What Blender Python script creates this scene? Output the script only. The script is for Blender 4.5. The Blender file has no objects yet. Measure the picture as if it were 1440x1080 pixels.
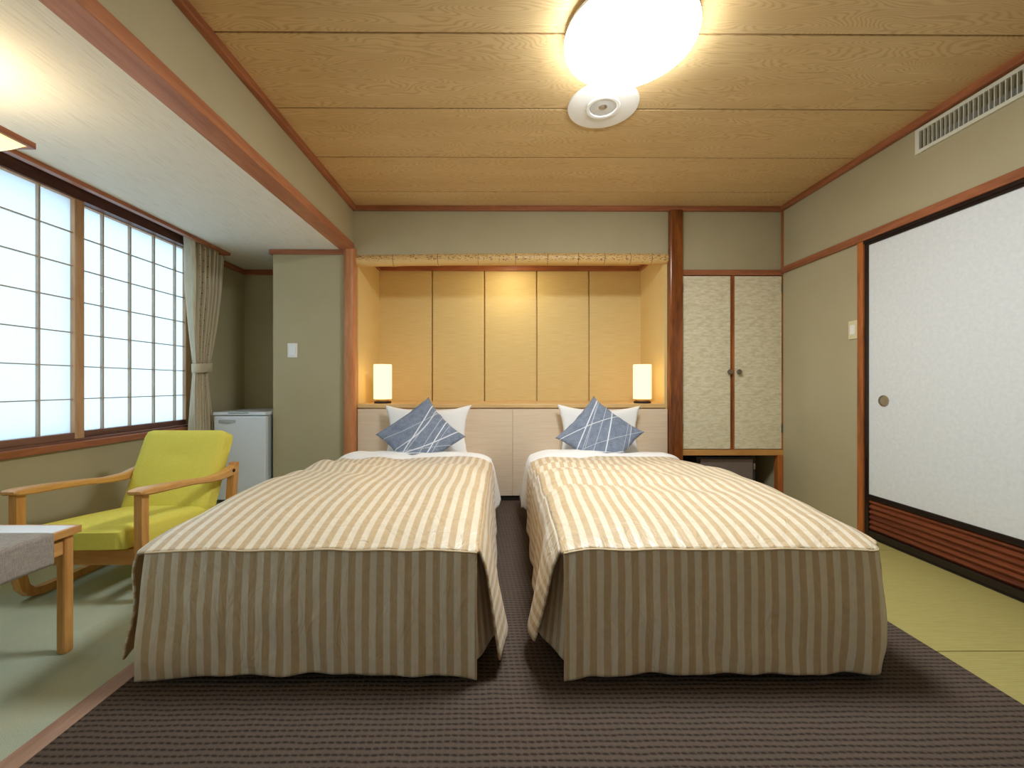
import bpy, bmesh, math, random
from mathutils import Vector, Matrix, noise
random.seed(7)
PI = math.pi
S = bpy.context.scene
COL = S.collection

# ------------------------------------------------------------------ camera, world, exposure
cam_d = bpy.data.cameras.new('camera'); cam = bpy.data.objects.new('camera', cam_d); COL.objects.link(cam)
cam.location = (0, 0, 0.956); cam.rotation_euler = (PI/2, 0, -0.0055)
cam_d.sensor_fit = 'HORIZONTAL'; cam_d.sensor_width = 36; cam_d.lens = 580/1440*36
cam_d.shift_x = 10.8/1440; cam_d.clip_start = 0.02
S.camera = cam
S.view_settings.view_transform = 'Standard'; S.view_settings.look = 'None'
S.view_settings.exposure = 1.52; S.view_settings.gamma = 1.0; S.view_settings.use_curve_mapping = False
S.cycles.use_denoising = True
S.cycles.max_bounces = 10; S.cycles.diffuse_bounces = 7
S.cycles.sample_clamp_indirect = 6.0
W = bpy.data.worlds.new('daylight'); S.world = W; W.use_nodes = True
bg = W.node_tree.nodes['Background']
bg.inputs[0].default_value = (0.69, 0.87, 1.0, 1); bg.inputs[1].default_value = 0.85

L_CEIL = 24.0      # ceiling lamp
L_NICHE = 50.0     # niche lamp
L_TABLE = 0.85      # bedside lamps
L_PEND = 0.5       # pendant

# ------------------------------------------------------------------ material helpers
def lin(c):
    return tuple(((x/255)/12.92 if x/255 <= 0.04045 else ((x/255+0.055)/1.055)**2.4) for x in c) + (1,)
class NT:
    def __init__(s, name):
        s.m = bpy.data.materials.new(name); s.m.use_nodes = True
        s.t = s.m.node_tree; s.n = s.t.nodes; s.l = s.t.links
        s.b = s.n['Principled BSDF']; s.out = s.n['Material Output']
    def node(s, typ, **kw):
        n = s.n.new(typ)
        for k, v in kw.items():
            if k.startswith('i_'):
                key = k[2:]; key = int(key) if key.isdigit() else key.replace('_', ' ')
                if hasattr(v, 'is_output'): s.l.new(v, n.inputs[key])
                else: n.inputs[key].default_value = v
            else: setattr(n, k, v)
        return n
    def math(s, op, a, b=0.0, c=0.0):
        n = s.n.new('ShaderNodeMath'); n.operation = op
        for i, v in enumerate((a, b, c)):
            if hasattr(v, 'is_output'): s.l.new(v, n.inputs[i])
            else: n.inputs[i].default_value = v
        return n.outputs[0]
    def coord(s, scale=(1,1,1), kind='Object', rand=0.0):
        tc = s.node('ShaderNodeTexCoord')
        mp = s.node('ShaderNodeMapping'); s.l.new(tc.outputs[kind], mp.inputs[0]); mp.inputs['Scale'].default_value = scale
        if rand:
            oi = s.node('ShaderNodeObjectInfo')
            r = s.math('MULTIPLY', oi.outputs['Random'], rand)
            cx = s.node('ShaderNodeCombineXYZ', i_0=r, i_1=r, i_2=r)
            s.l.new(cx.outputs[0], mp.inputs['Location'])
        return mp.outputs[0]
    def noise(s, vec, scale=5, detail=4, rough=0.55, dist=0.0):
        return s.node('ShaderNodeTexNoise', i_Vector=vec, i_Scale=scale, i_Detail=detail, i_Roughness=rough, i_Distortion=dist).outputs['Fac']
    def ramp(s, fac, stops):
        r = s.node('ShaderNodeValToRGB'); s.l.new(fac, r.inputs[0])
        e = r.color_ramp.elements
        while len(e) < len(stops): e.new(0.5)
        for el, (p, c) in zip(e, stops): el.position = p; el.color = c
        return r.outputs[0]
    def mix(s, fac, a, b, typ='MIX'):
        n = s.n.new('ShaderNodeMix'); n.data_type = 'RGBA'; n.blend_type = typ
        for i, v in ((0, fac), (6, a), (7, b)):
            if hasattr(v, 'is_output'): s.l.new(v, n.inputs[i])
            else: n.inputs[i].default_value = v
        return n.outputs[2]
    def bump(s, h, strength=0.3, dist=0.01):
        b = s.node('ShaderNodeBump', i_Height=h, i_Strength=strength, i_Distance=dist)
        s.l.new(b.outputs[0], s.b.inputs['Normal'])
    def set(s, color=None, rough=0.6, spec=0.4, metal=0.0):
        if color is not None:
            if hasattr(color, 'is_output'): s.l.new(color, s.b.inputs['Base Color'])
            else: s.b.inputs['Base Color'].default_value = color
        if hasattr(rough, 'is_output'): s.l.new(rough, s.b.inputs['Roughness'])
        else: s.b.inputs['Roughness'].default_value = rough
        s.b.inputs['Specular IOR Level'].default_value = spec
        s.b.inputs['Metallic'].default_value = metal
        return s.m
def plain(name, c, rough=0.5, spec=0.4, metal=0.0, var=0.06, scale=30):
    t = NT(name); v = t.coord()
    f = t.noise(v, scale, 3)
    a = lin(c); lo = tuple(x*(1-var) for x in a[:3])+(1,); hi = tuple(min(1, x*(1+var)) for x in a[:3])+(1,)
    return t.set(t.ramp(f, [(0.3, lo), (0.7, hi)]), rough, spec, metal)
def wood(name, c1, c2, axis='y', rough=0.4, grain=1.0, spec=0.4, fine=1.0):
    t = NT(name)
    sc = {'x': (0.12, 1, 1), 'y': (1, 0.12, 1), 'z': (1, 1, 0.12)}[axis]
    v = t.coord(sc, rand=7.0)
    n1 = t.noise(v, 14*grain, 3, 0.6, 0.6)
    n2 = t.noise(v, 90*fine, 3, 0.6)
    f = t.math('ADD', t.math('MULTIPLY', n1, 0.7), t.math('MULTIPLY', n2, 0.3))
    c = t.ramp(f, [(0.36, lin(c2)), (0.62, lin(c1))])
    t.bump(n2, 0.08, 0.002)
    return t.set(c, rough, spec)
def emis(name, color, strength, base=(240, 236, 228)):
    t = NT(name)
    t.set(lin(base), 0.6, 0.1)
    t.b.inputs['Emission Color'].default_value = color; t.b.inputs['Emission Strength'].default_value = strength
    return t.m

M = {}
def mk_wall(name, c, c2):
    t = NT(name); v = t.coord()
    f = t.noise(v, 1.6, 3); g = t.noise(v, 260, 3, 0.7)
    col = t.ramp(f, [(0.3, lin(c2)), (0.7, lin(c))])
    t.bump(g, 0.25, 0.002)
    return t.set(col, 0.9, 0.15)
M['wall'] = mk_wall('olive_plaster', (186, 176, 143), (178, 167, 133))
M['gold'] = mk_wall('golden_wall_cloth', (230, 206, 146), (224, 198, 136))
t = NT('golden_panel'); v = t.coord((1.5, 1, 60)); f = t.noise(v, 4, 4, 0.6)
M['goldpanel'] = t.set(t.ramp(f, [(0.3, lin((218, 192, 130))), (0.7, lin((231, 209, 150)))]), 0.55, 0.3)
M['trim'] = wood('red_brown_trim_wood', (178, 112, 76), (136, 80, 50), 'y', 0.38)
M['trimx'] = wood('red_brown_trim_wood_cross', (178, 112, 76), (136, 80, 50), 'x', 0.38)
M['trimz'] = wood('orange_post_wood', (190, 112, 56), (128, 72, 34), 'z', 0.3)
M['beam'] = wood('salmon_beam_wood', (190, 126, 88), (160, 98, 64), 'y', 0.45)
M['darktrim'] = wood('dark_window_header_wood', (112, 74, 60), (80, 50, 42), 'y', 0.4)
M['pillar'] = wood('varnished_pillar_wood', (150, 84, 36), (88, 46, 20), 'z', 0.22, 0.9)
M['log'] = wood('peeled_log_wood', (206, 142, 92), (176, 112, 66), 'z', 0.4, 0.8)
M['black'] = plain('black_lacquer', (34, 24, 24), 0.25, 0.5)
# ceiling boards: contour lines of a stretched noise make the cathedral figure
t = NT('ceiling_board_wood'); v = t.coord((0.55, 3.2, 1), 'Object', 9.0)
n = t.noise(v, 2.0, 2, 0.5, 0.2)
n5 = t.noise(t.coord((14, 90, 1)), 1.0, 2)
wv = t.math('SINE', t.math('ADD', t.math('MULTIPLY', n, 330.0), t.math('MULTIPLY', n5, 3.0)))
v2 = t.coord((1.2, 40, 1), 'Object', 5.0); n2 = t.noise(v2, 6, 4, 0.65)
fac = t.math('MULTIPLY', t.math('POWER', t.math('MULTIPLY_ADD', wv, 0.5, 0.5), 2.5), t.math('MULTIPLY_ADD', n2, 1.3, -0.22))
n3 = t.noise(t.coord((0.6, 3, 1), rand=3.0), 2.0, 2)
basec = t.ramp(n3, [(0.3, lin((214, 182, 130))), (0.7, lin((224, 195, 144)))])
cc = t.mix(fac, basec, lin((176, 138, 88)))
M['board'] = t.set(cc, 0.45, 0.35)
# grass-cloth ceiling over the window side
t = NT('pale_woven_ceiling_paper'); v = t.coord((55, 1.6, 1)); f = t.noise(v, 4, 5, 0.7)
t.bump(f, 0.3, 0.003)
M['vceil'] = t.set(t.ramp(f, [(0.28, lin((196, 184, 164))), (0.44, lin((234, 227, 212))), (0.75, lin((243, 238, 226)))]), 0.9, 0.15)
# floors
t = NT('grey_green_carpet'); f = t.noise(t.coord(), 3.0, 3); g = t.noise(t.coord(), 420, 2, 0.7)
c = t.ramp(f, [(0.35, lin((182, 198, 178))), (0.65, lin((202, 208, 178)))])
c = t.mix(0.35, c, t.ramp(g, [(0.3, lin((150, 160, 138))), (0.7, lin((222, 226, 206)))]))
t.bump(g, 0.6, 0.004); M['green'] = t.set(c, 0.95, 0.05)
t = NT('dark_brown_loop_carpet'); co = t.node('ShaderNodeTexCoord').outputs['Object']
wob = t.noise(co, 9, 2)
sx = t.node('ShaderNodeSeparateXYZ', i_0=co)
p = 0.0205
wy = t.math('MULTIPLY_ADD', t.math('SUBTRACT', wob, 0.5), 0.012, sx.outputs[1])
row = t.math('FLOOR', t.math('DIVIDE', wy, p*0.92))
yy = t.math('FRACT', t.math('DIVIDE', wy, p*0.92))
xx = t.math('FRACT', t.math('ADD', t.math('DIVIDE', sx.outputs[0], p), t.math('MULTIPLY', row, 0.08)))
hx = t.math('SINE', t.math('MULTIPLY', xx, PI)); hy = t.math('SINE', t.math('MULTIPLY', yy, PI))
dash = t.math('MULTIPLY', t.math('POWER', t.math('SUBTRACT', 1.0, hy), 1.3), t.math('POWER', hx, 0.6))
h = t.math('SUBTRACT', 0.92, t.math('MULTIPLY', dash, 1.0))
fz = t.noise(co, 300, 2, 0.7)
h2 = t.math('ADD', h, t.math('MULTIPLY', fz, 0.25))
c = t.ramp(h, [(0.10, lin((30, 24, 22))), (0.85, lin((98, 84, 74)))])
c = t.mix(0.3, c, t.ramp(fz, [(0.3, lin((60, 51, 45))), (0.7, lin((116, 101, 88)))]))
t.bump(h2, 0.7, 0.006); M['carpet'] = t.set(c, 0.95, 0.1)
t = NT('tatami_rush'); co = t.coord((1, 1, 1)); s1 = t.node('ShaderNodeTexWave', i_Vector=co, i_Scale=60, i_Distortion=0.4, bands_direction='Y').outputs['Fac']
n = t.noise(t.coord((3, 60, 1)), 3, 3); f = t.math('MULTIPLY_ADD', s1, 0.35, t.math('MULTIPLY', n, 0.65))
t.bump(s1, 0.25, 0.002); M['tatami'] = t.set(t.ramp(f, [(0.25, lin((160, 148, 84))), (0.75, lin((186, 175, 108)))]), 0.65, 0.3)
# textiles
def stripe_mat(name, fade=0.0):
    t = NT(name)
    uv = t.node('ShaderNodeUVMap').outputs[0]; sp = t.node('ShaderNodeSeparateXYZ', i_0=uv)
    fr = t.math('FRACT', t.math('DIVIDE', sp.outputs[0], 0.0445))
    tri = t.math('ABSOLUTE', t.math('SUBTRACT', fr, 0.5))
    m = t.math('MULTIPLY', t.math('SUBTRACT', tri, 0.235), 22.0); m.node.use_clamp = False
    mm = t.node('ShaderNodeClamp', i_0=m).outputs[0]
    wv = t.noise(t.coord((400, 400, 400)), 1.0, 2)
    n = t.noise(t.coord(), 40, 3)
    c = t.mix(mm, lin((208, 180, 138)), lin((240, 227, 202)))
    c = t.mix(0.12, c, t.ramp(n, [(0.3, lin((180, 152, 110))), (0.7, lin((245, 232, 205)))]))
    r = t.math('MULTIPLY_ADD', mm, -0.12, 0.46)
    wr = t.noise(t.coord((16, 16, 7)), 1.0, 3, 0.55, 1.2)
    t.bump(t.math('MULTIPLY_ADD', wv, 0.02, wr), 0.55, 0.022)
    mt = t.set(c, r, 0.5)
    t.b.inputs['Sheen Weight'].default_value = 0.25; t.b.inputs['Sheen Roughness'].default_value = 0.4
    return mt
M['spread'] = stripe_mat('striped_satin')
M['seam'] = plain('beige_seam_cord', (216, 194, 156), 0.6)
M['lining'] = plain('tan_lining', (206, 174, 122), 0.7, 0.2, var=0.08, scale=12)
t = NT('white_cotton'); n = t.noise(t.coord(), 7, 3); t.bump(n, 0.25, 0.02)
M['white'] = t.set(lin((244, 243, 240)), 0.8, 0.2)
t = NT('yellow_wool'); a = t.noise(t.coord((1, 1, 14)), 60, 3, 0.7); b = t.noise(t.coord((14, 14, 1)), 60, 3, 0.7)
f = t.math('MULTIPLY_ADD', a, 0.5, t.math('MULTIPLY', b, 0.5)); t.bump(f, 0.4, 0.004)
M['yellow'] = t.set(t.ramp(f, [(0.3, lin((220, 206, 70))), (0.7, lin((242, 234, 122)))]), 0.9, 0.15)
t = NT('grey_linen'); a = t.noise(t.coord((1, 16, 1)), 40, 3, 0.7); b = t.noise(t.coord((16, 1, 16)), 40, 3, 0.7)
f = t.math('MULTIPLY_ADD', a, 0.5, t.math('MULTIPLY', b, 0.5)); t.bump(f, 0.3, 0.003)
M['linen'] = t.set(t.ramp(f, [(0.32, lin((128, 118, 110))), (0.68, lin((196, 188, 178)))]), 0.9, 0.15)
def cushion_mat(name, lines):
    t = NT(name); uv = t.node('ShaderNodeUVMap').outputs[0]; sp = t.node('ShaderNodeSeparateXYZ', i_0=uv)
    x, z = sp.outputs[0], sp.outputs[1]
    acc = None
    for (x0, y0, x1, y1, k, w, st) in lines:
        dx, dy = x1-x0, y1-y0; L = math.hypot(dx, dy); ux, uy = dx/L, dy/L; nx, ny = -uy, ux
        xr = t.math('SUBTRACT', x, (x0+x1)/2); zr = t.math('SUBTRACT', z, (y0+y1)/2)
        tt = t.math('MULTIPLY_ADD', xr, ux, t.math('MULTIPLY', zr, uy))
        d = t.math('MULTIPLY_ADD', xr, nx, t.math('MULTIPLY', zr, ny))
        d = t.math('MULTIPLY_ADD', t.math('MULTIPLY', tt, tt), -k, t.math('ADD', d, k*L*L/4))
        hit = t.math('MULTIPLY', t.math('LESS_THAN', t.math('ABSOLUTE', d), w), st)
        acc = hit if acc is None else t.math('MAXIMUM', acc, hit)
    n = t.noise(t.coord((1, 1, 1)), 220, 3, 0.75); n2 = t.noise(t.coord(), 26, 3)
    base = t.ramp(t.math('MULTIPLY_ADD', n, 0.7, t.math('MULTIPLY', n2, 0.3)), [(0.36, lin((102, 112, 130))), (0.64, lin((150, 161, 180)))])
    t.bump(n, 0.4, 0.003)
    return t.set(t.mix(acc, base, lin((226, 230, 236))), 0.9, 0.15)
def cl(lst, cx, cy, sx, sy):
    return [((a-cx)/sx, (cy-b)/sy, (c-cx)/sx, (cy-d)/sy, k, w, s) for a, b, c, d, k, w, s in lst]
M['cushA'] = cushion_mat('curved_line_blue_grey_wool', cl([
    (505,350,310,700,-.12,.014,.95), (620,455,465,720,-.08,.013,.95), (265,675,690,525,.16,.013,.9), (545,400,415,590,-.05,.007,.6),
    (575,455,430,700,-.05,.007,.6), (645,480,540,650,-.05,.007,.5), (255,550,520,430,.2,.007,.6), (225,650,535,385,.42,.010,.85),
    (245,650,540,375,.36,.007,.6), (330,650,650,600,.12,.007,.5), (420,690,600,650,.1,.007,.4)], 440, 535, 295, 245))
M['cushB'] = cushion_mat('straight_line_blue_grey_wool', cl([
    (610,290,430,600,0,.013,.95), (710,370,595,685,0,.014,.95), (490,465,735,385,0,.010,.85), (510,655,885,565,0,.014,.95),
    (530,480,460,615,0,.007,.6), (625,435,520,650,0,.007,.6), (825,470,785,585,0,.009,.75), (560,565,870,480,0,.007,.5),
    (800,465,720,660,0,.007,.5), (600,330,570,400,0,.007,.5), (520,690,880,600,0,.007,.4)], 615, 485, 295, 245))
t = NT('dotted_curtain_cloth'); uv = t.node('ShaderNodeUVMap').outputs[0]; sp = t.node('ShaderNodeSeparateXYZ', i_0=uv)
cxn = t.math('DIVIDE', sp.outputs[0], 0.075); colid = t.math('FLOOR', cxn)
fx = t.math('ABSOLUTE', t.math('SUBTRACT', t.math('FRACT', cxn), 0.5))
wn = t.node('ShaderNodeTexWhiteNoise', noise_dimensions='1D', i_W=colid).outputs[0]
rn = t.math('ADD', t.math('DIVIDE', sp.outputs[1], 0.085), t.math('MULTIPLY', wn, 5.0))
fy = t.math('ABSOLUTE', t.math('SUBTRACT', t.math('FRACT', rn), 0.5))
dd = t.math('ADD', t.math('MULTIPLY', fx, 0.075), t.math('MULTIPLY', fy, 0.085))
dot = t.math('LESS_THAN', dd, 0.0045)
line = t.math('MULTIPLY', t.math('LESS_THAN', fx, 0.02), 0.35)
n = t.noise(t.coord((60, 60, 3)), 3, 3)
base = t.ramp(n, [(0.3, lin((196, 184, 156))), (0.7, lin((214, 204, 178)))])
c = t.mix(line, base, lin((120, 110, 96))); c = t.mix(t.math('MULTIPLY', dot, 0.85), c, lin((60, 58, 66)))
M['curtain'] = t.set(c, 0.85, 0.15)
t.b.inputs['Sheen Weight'].default_value = 0.1
# cupboard paper: drifting cloud pattern
t = NT('cloud_pattern_paper'); f = t.noise(t.coord((13, 13, 46)), 1.6, 3, 0.6, 0.4)
M['cloud'] = t.set(t.ramp(f, [(0.36, lin((214, 202, 166))), (0.52, lin((228, 217, 184))), (0.68, lin((236, 229, 204)))]), 0.7, 0.25)
t = NT('white_fusuma_paper'); f = t.noise(t.coord((30, 12, 12)), 4, 5, 0.7)
t.bump(f, 0.15, 0.002); M['fusuma'] = t.set(t.ramp(f, [(0.3, lin((222, 226, 226))), (0.7, lin((234, 237, 236)))]), 0.8, 0.2)
M['slat'] = wood('red_lacquered_slat_wood', (132, 66, 38), (84, 36, 22), 'y', 0.28)
t = NT('pale_headboard_laminate'); f = t.noise(t.coord((1.5, 1, 60), rand=3), 3, 4, 0.65)
M['head'] = t.set(t.ramp(f, [(0.3, lin((222, 198, 168))), (0.7, lin((235, 215, 189)))]), 0.45, 0.35)
M['shelf'] = wood('light_shelf_wood', (226, 190, 132), (208, 170, 112), 'x', 0.35)
M['oak'] = wood('honey_oak_y', (226, 172, 102), (198, 140, 74), 'y', 0.38)
M['oakz'] = wood('honey_oak_z', (220, 164, 94), (190, 132, 68), 'z', 0.38)
M['oakx'] = wood('honey_oak_x', (220, 164, 94), (190, 132, 68), 'x', 0.38)
M['strip'] = wood('worn_threshold_wood', (190, 156, 134), (160, 122, 100), 'y', 0.5)
M['sash'] = wood('tan_sash_wood', (208, 168, 128), (184, 142, 104), 'z', 0.45)
M['sashrail'] = wood('brown_sash_rail_wood', (138, 100, 84), (110, 76, 64), 'y', 0.4)
M['muntin'] = plain('grey_tan_muntin', (186, 170, 150), 0.5)
M['laminate'] = plain('white_laminate', (244, 244, 242), 0.25, 0.5, var=0.01)
M['plastic'] = plain('white_plastic', (240, 238, 230), 0.35, 0.4, var=0.01)
M['ivory'] = plain('ivory_plastic', (222, 210, 170), 0.4, 0.4, var=0.02)
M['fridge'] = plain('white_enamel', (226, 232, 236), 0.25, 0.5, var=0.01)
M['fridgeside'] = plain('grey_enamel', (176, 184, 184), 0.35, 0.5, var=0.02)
M['chrome'] = plain('brushed_steel', (190, 188, 184), 0.25, 0.5, 1.0)
M['reflect'] = plain('satin_reflector', (214, 222, 230), 0.15, 0.6, 0.35)
M['brass'] = plain('aged_pewter', (140, 130, 112), 0.35, 0.5, 0.9)
M['safe'] = plain('brown_grey_safe_enamel', (120, 106, 100), 0.45, 0.4)
M['safedark'] = plain('charcoal_enamel', (58, 52, 54), 0.4, 0.4)
M['vent'] = plain('off_white_vent_enamel', (222, 222, 206), 0.45, 0.4, var=0.02)
M['ventdark'] = plain('galvanised_duct', (150, 152, 148), 0.6)
M['jointring'] = plain('brown_joint', (120, 78, 46), 0.6)
M['baseblack'] = plain('black_brown_base', (40, 32, 28), 0.5)
# bamboo-like speckled log
t = NT('speckled_log'); n = t.noise(t.coord((34, 80, 90)), 1.5, 2, 0.5, 1.2)
zz = t.node('ShaderNodeSeparateXYZ', i_0=t.node('ShaderNodeTexCoord').outputs['Object']).outputs[2]
f = t.math('ADD', n, t.math('MULTIPLY', t.math('MINIMUM', t.math('MAXIMUM', t.math('MULTIPLY_ADD', zz, 30.0, 0.2), -1.0), 0.0), 0.2))
spk = t.ramp(f, [(0.565, lin((228, 190, 124))), (0.60, lin((112, 66, 36)))])
M['speckle'] = t.set(spk, 0.4, 0.4)
# frosted panes: light from outside comes through
t = NT('frosted_pane'); 
tr = t.node('ShaderNodeBsdfTranslucent'); tr.inputs[0].default_value = (0.80, 0.85, 0.88, 1)
gl = t.node('ShaderNodeBsdfGlossy'); gl.inputs['Roughness'].default_value = 0.35; gl.inputs[0].default_value = (1, 1, 1, 1)
mx = t.node('ShaderNodeMixShader', i_0=0.06); t.l.new(tr.outputs[0], mx.inputs[1]); t.l.new(gl.outputs[0], mx.inputs[2])
t.l.new(mx.outputs[0], t.out.inputs[0]); M['pane'] = t.m
M['lamp'] = emis('lit_ceiling_diffuser', (0.90, 0.96, 1.0, 1), L_CEIL)
M['lampwarm'] = emis('lit_paper_shade', (1.0, 0.66, 0.30, 1), L_TABLE, (120, 110, 90))
M['pend'] = emis('lit_pendant_paper', (1.0, 0.80, 0.34, 1), L_PEND)
M['pendbulb'] = emis('lit_pendant_bulb', (1.0, 0.90, 0.72, 1), 40.0)
M['nichebulb'] = emis('lit_niche_lamp', (1.0, 0.84, 0.52, 1), L_NICHE)

# ------------------------------------------------------------------ object helpers
def wloc(p):
    v = Vector((0, 0, 0))
    while p is not None: v = v + p.location; p = p.parent
    return v
def tag(o, label=None, cat=None, group=None, kind=None):
    if label: o['label'] = label
    if cat: o['category'] = cat
    if group: o['group'] = group
    if kind: o['kind'] = kind
    return o
def empty(name, loc, label=None, cat=None, group=None, kind=None):
    o = bpy.data.objects.new(name, None); COL.objects.link(o); o.location = loc; o.empty_display_size = 0.1
    return tag(o, label, cat, group, kind)
def meshobj(name, verts, faces, mat, parent=None, smooth=False, uvs=None, bevel=0.0, seg=2, mats=None, merge=False):
    """verts in world coordinates; the object's origin is put at the middle of its base"""
    vs = [Vector(v) for v in verts]
    lo = Vector((min(v.x for v in vs), min(v.y for v in vs), min(v.z for v in vs)))
    hi = Vector((max(v.x for v in vs), max(v.y for v in vs), max(v.z for v in vs)))
    org = Vector(((lo.x+hi.x)/2, (lo.y+hi.y)/2, lo.z))
    me = bpy.data.meshes.new(name)
    me.from_pydata([v-org for v in vs], [], faces)
    if uvs is not None:
        ul = me.uv_layers.new(name='UVMap')
        for lp in me.loops: ul.data[lp.index].uv = uvs[lp.vertex_index]
    bm = bmesh.new(); bm.from_mesh(me)
    if merge: bmesh.ops.remove_doubles(bm, verts=bm.verts, dist=1e-5)
    bmesh.ops.recalc_face_normals(bm, faces=bm.faces)
    if bevel > 0:
        ed = [e for e in bm.edges if len(e.link_faces) == 2 and e.calc_face_angle(0) > 0.5]
        bmesh.ops.bevel(bm, geom=ed, offset=bevel, segments=seg, profile=0.5, affect='EDGES', clamp_overlap=True)
    for f in bm.faces: f.smooth = smooth
    bm.to_mesh(me); bm.free()
    me.materials.append(mat)
    o = bpy.data.objects.new(name, me); COL.objects.link(o)
    if parent is not None:
        o.parent = parent; o.location = org - wloc(parent)
    else: o.location = org
    return o
def boxdata(x0, x1, y0, y1, z0, z1):
    v = [(x0,y0,z0),(x1,y0,z0),(x1,y1,z0),(x0,y1,z0),(x0,y0,z1),(x1,y0,z1),(x1,y1,z1),(x0,y1,z1)]
    f = [(0,3,2,1),(4,5,6,7),(0,1,5,4),(1,2,6,5),(2,3,7,6),(3,0,4,7)]
    return v, f
def box(name, x0, x1, y0, y1, z0, z1, mat, parent=None, bevel=0.0, seg=2, kind=None):
    v, f = boxdata(x0, x1, y0, y1, z0, z1)
    o = meshobj(name, v, f, mat, parent, bevel=bevel, seg=seg, smooth=False)
    if kind: o['kind'] = kind
    return o
def boxes(name, lst, mat, parent=None, kind=None):
    V, F = [], []
    for b in lst:
        v, f = boxdata(*b); k = len(V); V += v; F += [tuple(i+k for i in q) for q in f]
    o = meshobj(name, V, F, mat, parent)
    if kind: o['kind'] = kind
    return o
def lathe(name, prof, c, mat, parent=None, axis='z', n=40, smooth=True):
    """prof: list of (radius, height) around an axis through c"""
    V, F = [], []
    for r, h in prof:
        for i in range(n):
            a = 2*PI*i/n; p, q = r*math.cos(a), r*math.sin(a)
            V.append({'z': (c[0]+p, c[1]+q, c[2]+h), 'x': (c[0]+h, c[1]+p, c[2]+q), 'y': (c[0]+p, c[1]+h, c[2]+q)}[axis])
    for j in range(len(prof)-1):
        for i in range(n):
            F.append((j*n+i, j*n+(i+1) % n, (j+1)*n+(i+1) % n, (j+1)*n+i))
    if prof[0][0] > 1e-6: F.append(tuple(range(n))[::-1])
    if prof[-1][0] > 1e-6: F.append(tuple((len(prof)-1)*n+i for i in range(n)))
    o = meshobj(name, V, F, mat, parent, smooth=smooth, merge=True)
    if smooth: autosmooth(o)
    return o
def ringlathe(name, prof, c, mat, parent=None, n=48):
    """closed profile (ring)"""
    V, F = [], []; m = len(prof)
    for r, h in prof:
        for i in range(n):
            a = 2*PI*i/n; V.append((c[0]+r*math.cos(a), c[1]+r*math.sin(a), c[2]+h))
    for j in range(m):
        k = (j+1) % m
        for i in range(n): F.append((j*n+i, j*n+(i+1) % n, k*n+(i+1) % n, k*n+i))
    o = meshobj(name, V, F, mat, parent, smooth=True); autosmooth(o); return o
def autosmooth(o, ang=0.6):
    bm = bmesh.new(); bm.from_mesh(o.data)
    for e in bm.edges:
        if len(e.link_faces) == 2 and e.calc_face_angle(0) > ang: e.smooth = False
    bm.to_mesh(o.data); bm.free()
def loft(name, secs, mat, parent=None, smooth=False, bevel=0.0):
    n = len(secs[0]); V = [p for s in secs for p in s]; F = []
    for j in range(len(secs)-1):
        for i in range(n): F.append((j*n+i, j*n+(i+1) % n, (j+1)*n+(i+1) % n, (j+1)*n+i))
    F.append(tuple(range(n))[::-1]); F.append(tuple((len(secs)-1)*n+i for i in range(n)))
    o = meshobj(name, V, F, mat, parent, smooth=smooth, bevel=bevel)
    if smooth: autosmooth(o, 0.5)
    return o
def grid(name, nu, nv, fn, mat, parent=None, uvfn=None, thick=0.0, subd=0):
    V, UV, F = [], [], []
    for j in range(nv+1):
        for i in range(nu+1):
            a, b = i/nu, j/nv
            V.append(fn(a, b)); UV.append(uvfn(a, b) if uvfn else (a, b))
    for j in range(nv):
        for i in range(nu):
            k = j*(nu+1)+i; F.append((k, k+1, k+nu+2, k+nu+1))
    o = meshobj(name, V, F, mat, parent, smooth=True, uvs=UV)
    if thick:
        s = o.modifiers.new('cloth thickness', 'SOLIDIFY'); s.thickness = thick; s.offset = 0
    return o
def N(x, y, z=0.0): return noise.noise(Vector((x, y, z)))
def sst(a, b, x):
    t = max(0.0, min(1.0, (x-a)/(b-a))); return t*t*(3-2*t)
def copytree(o, parent=None):
    c = o.copy(); COL.objects.link(c); c.parent = parent
    for ch in list(o.children): copytree(ch, c)
    return c

# ------------------------------------------------------------------ dimensions (metres; camera above the origin, looking along +y)
D = 3.364            # plane of the bed wall
XL, XR = -1.212, 2.291
ZC, ZV = 2.40, 2.046 # main ceiling, window-side ceiling
XW = -2.46           # window wall
YA = 3.95            # end of alcove
YR = -1.3            # wall behind the camera

# ------------------------------------------------------------------ floor
fl = box('floor', XW-0.1, XR+0.15, YR-0.1, 4.1, -0.10, -0.012, M['strip'], kind='structure')
box('green_carpet', XW, -1.262, YR, YA, -0.012, 0.0, M['green'], fl)
ys = [1.471, 2.37, 3.364]
mats = [(0.572, 1.469), (1.473, 2.37), (2.374, D), (-0.33, 0.568), (YR, -0.334)]
for a, b in mats: box('tatami_mat', 1.40, XR, a, b, -0.012, -0.003, M['tatami'], fl)
box('trim_1', -1.264, -1.20, YR, D-0.06, -0.012, 0.004, M['strip'], kind='structure')
crp = box('carpet', -1.2, 1.55, YR, D+0.02, -0.012, 0.003, M['carpet'])
tag(crp, 'dark brown looped carpet laid under and between the two beds', 'carpet')

# ------------------------------------------------------------------ main ceiling: planks side by side with dark joints
ce = box('ceiling', XL-0.05, XR+0.1, YR-0.1, D+0.1, ZC+0.020, ZC+0.10, M['trimx'], kind='structure')
seams = [YR, -0.625, -0.16, 0.305, 0.77, 1.235, 1.70, 2.165, 2.63, 3.10, D]
for a, b in zip(seams[:-1], seams[1:]):
    box('ceiling_board', XL, XR, a+0.004, b-0.004, ZC, ZC+0.021, M['board'], ce, bevel=0.002, seg=1)
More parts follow.
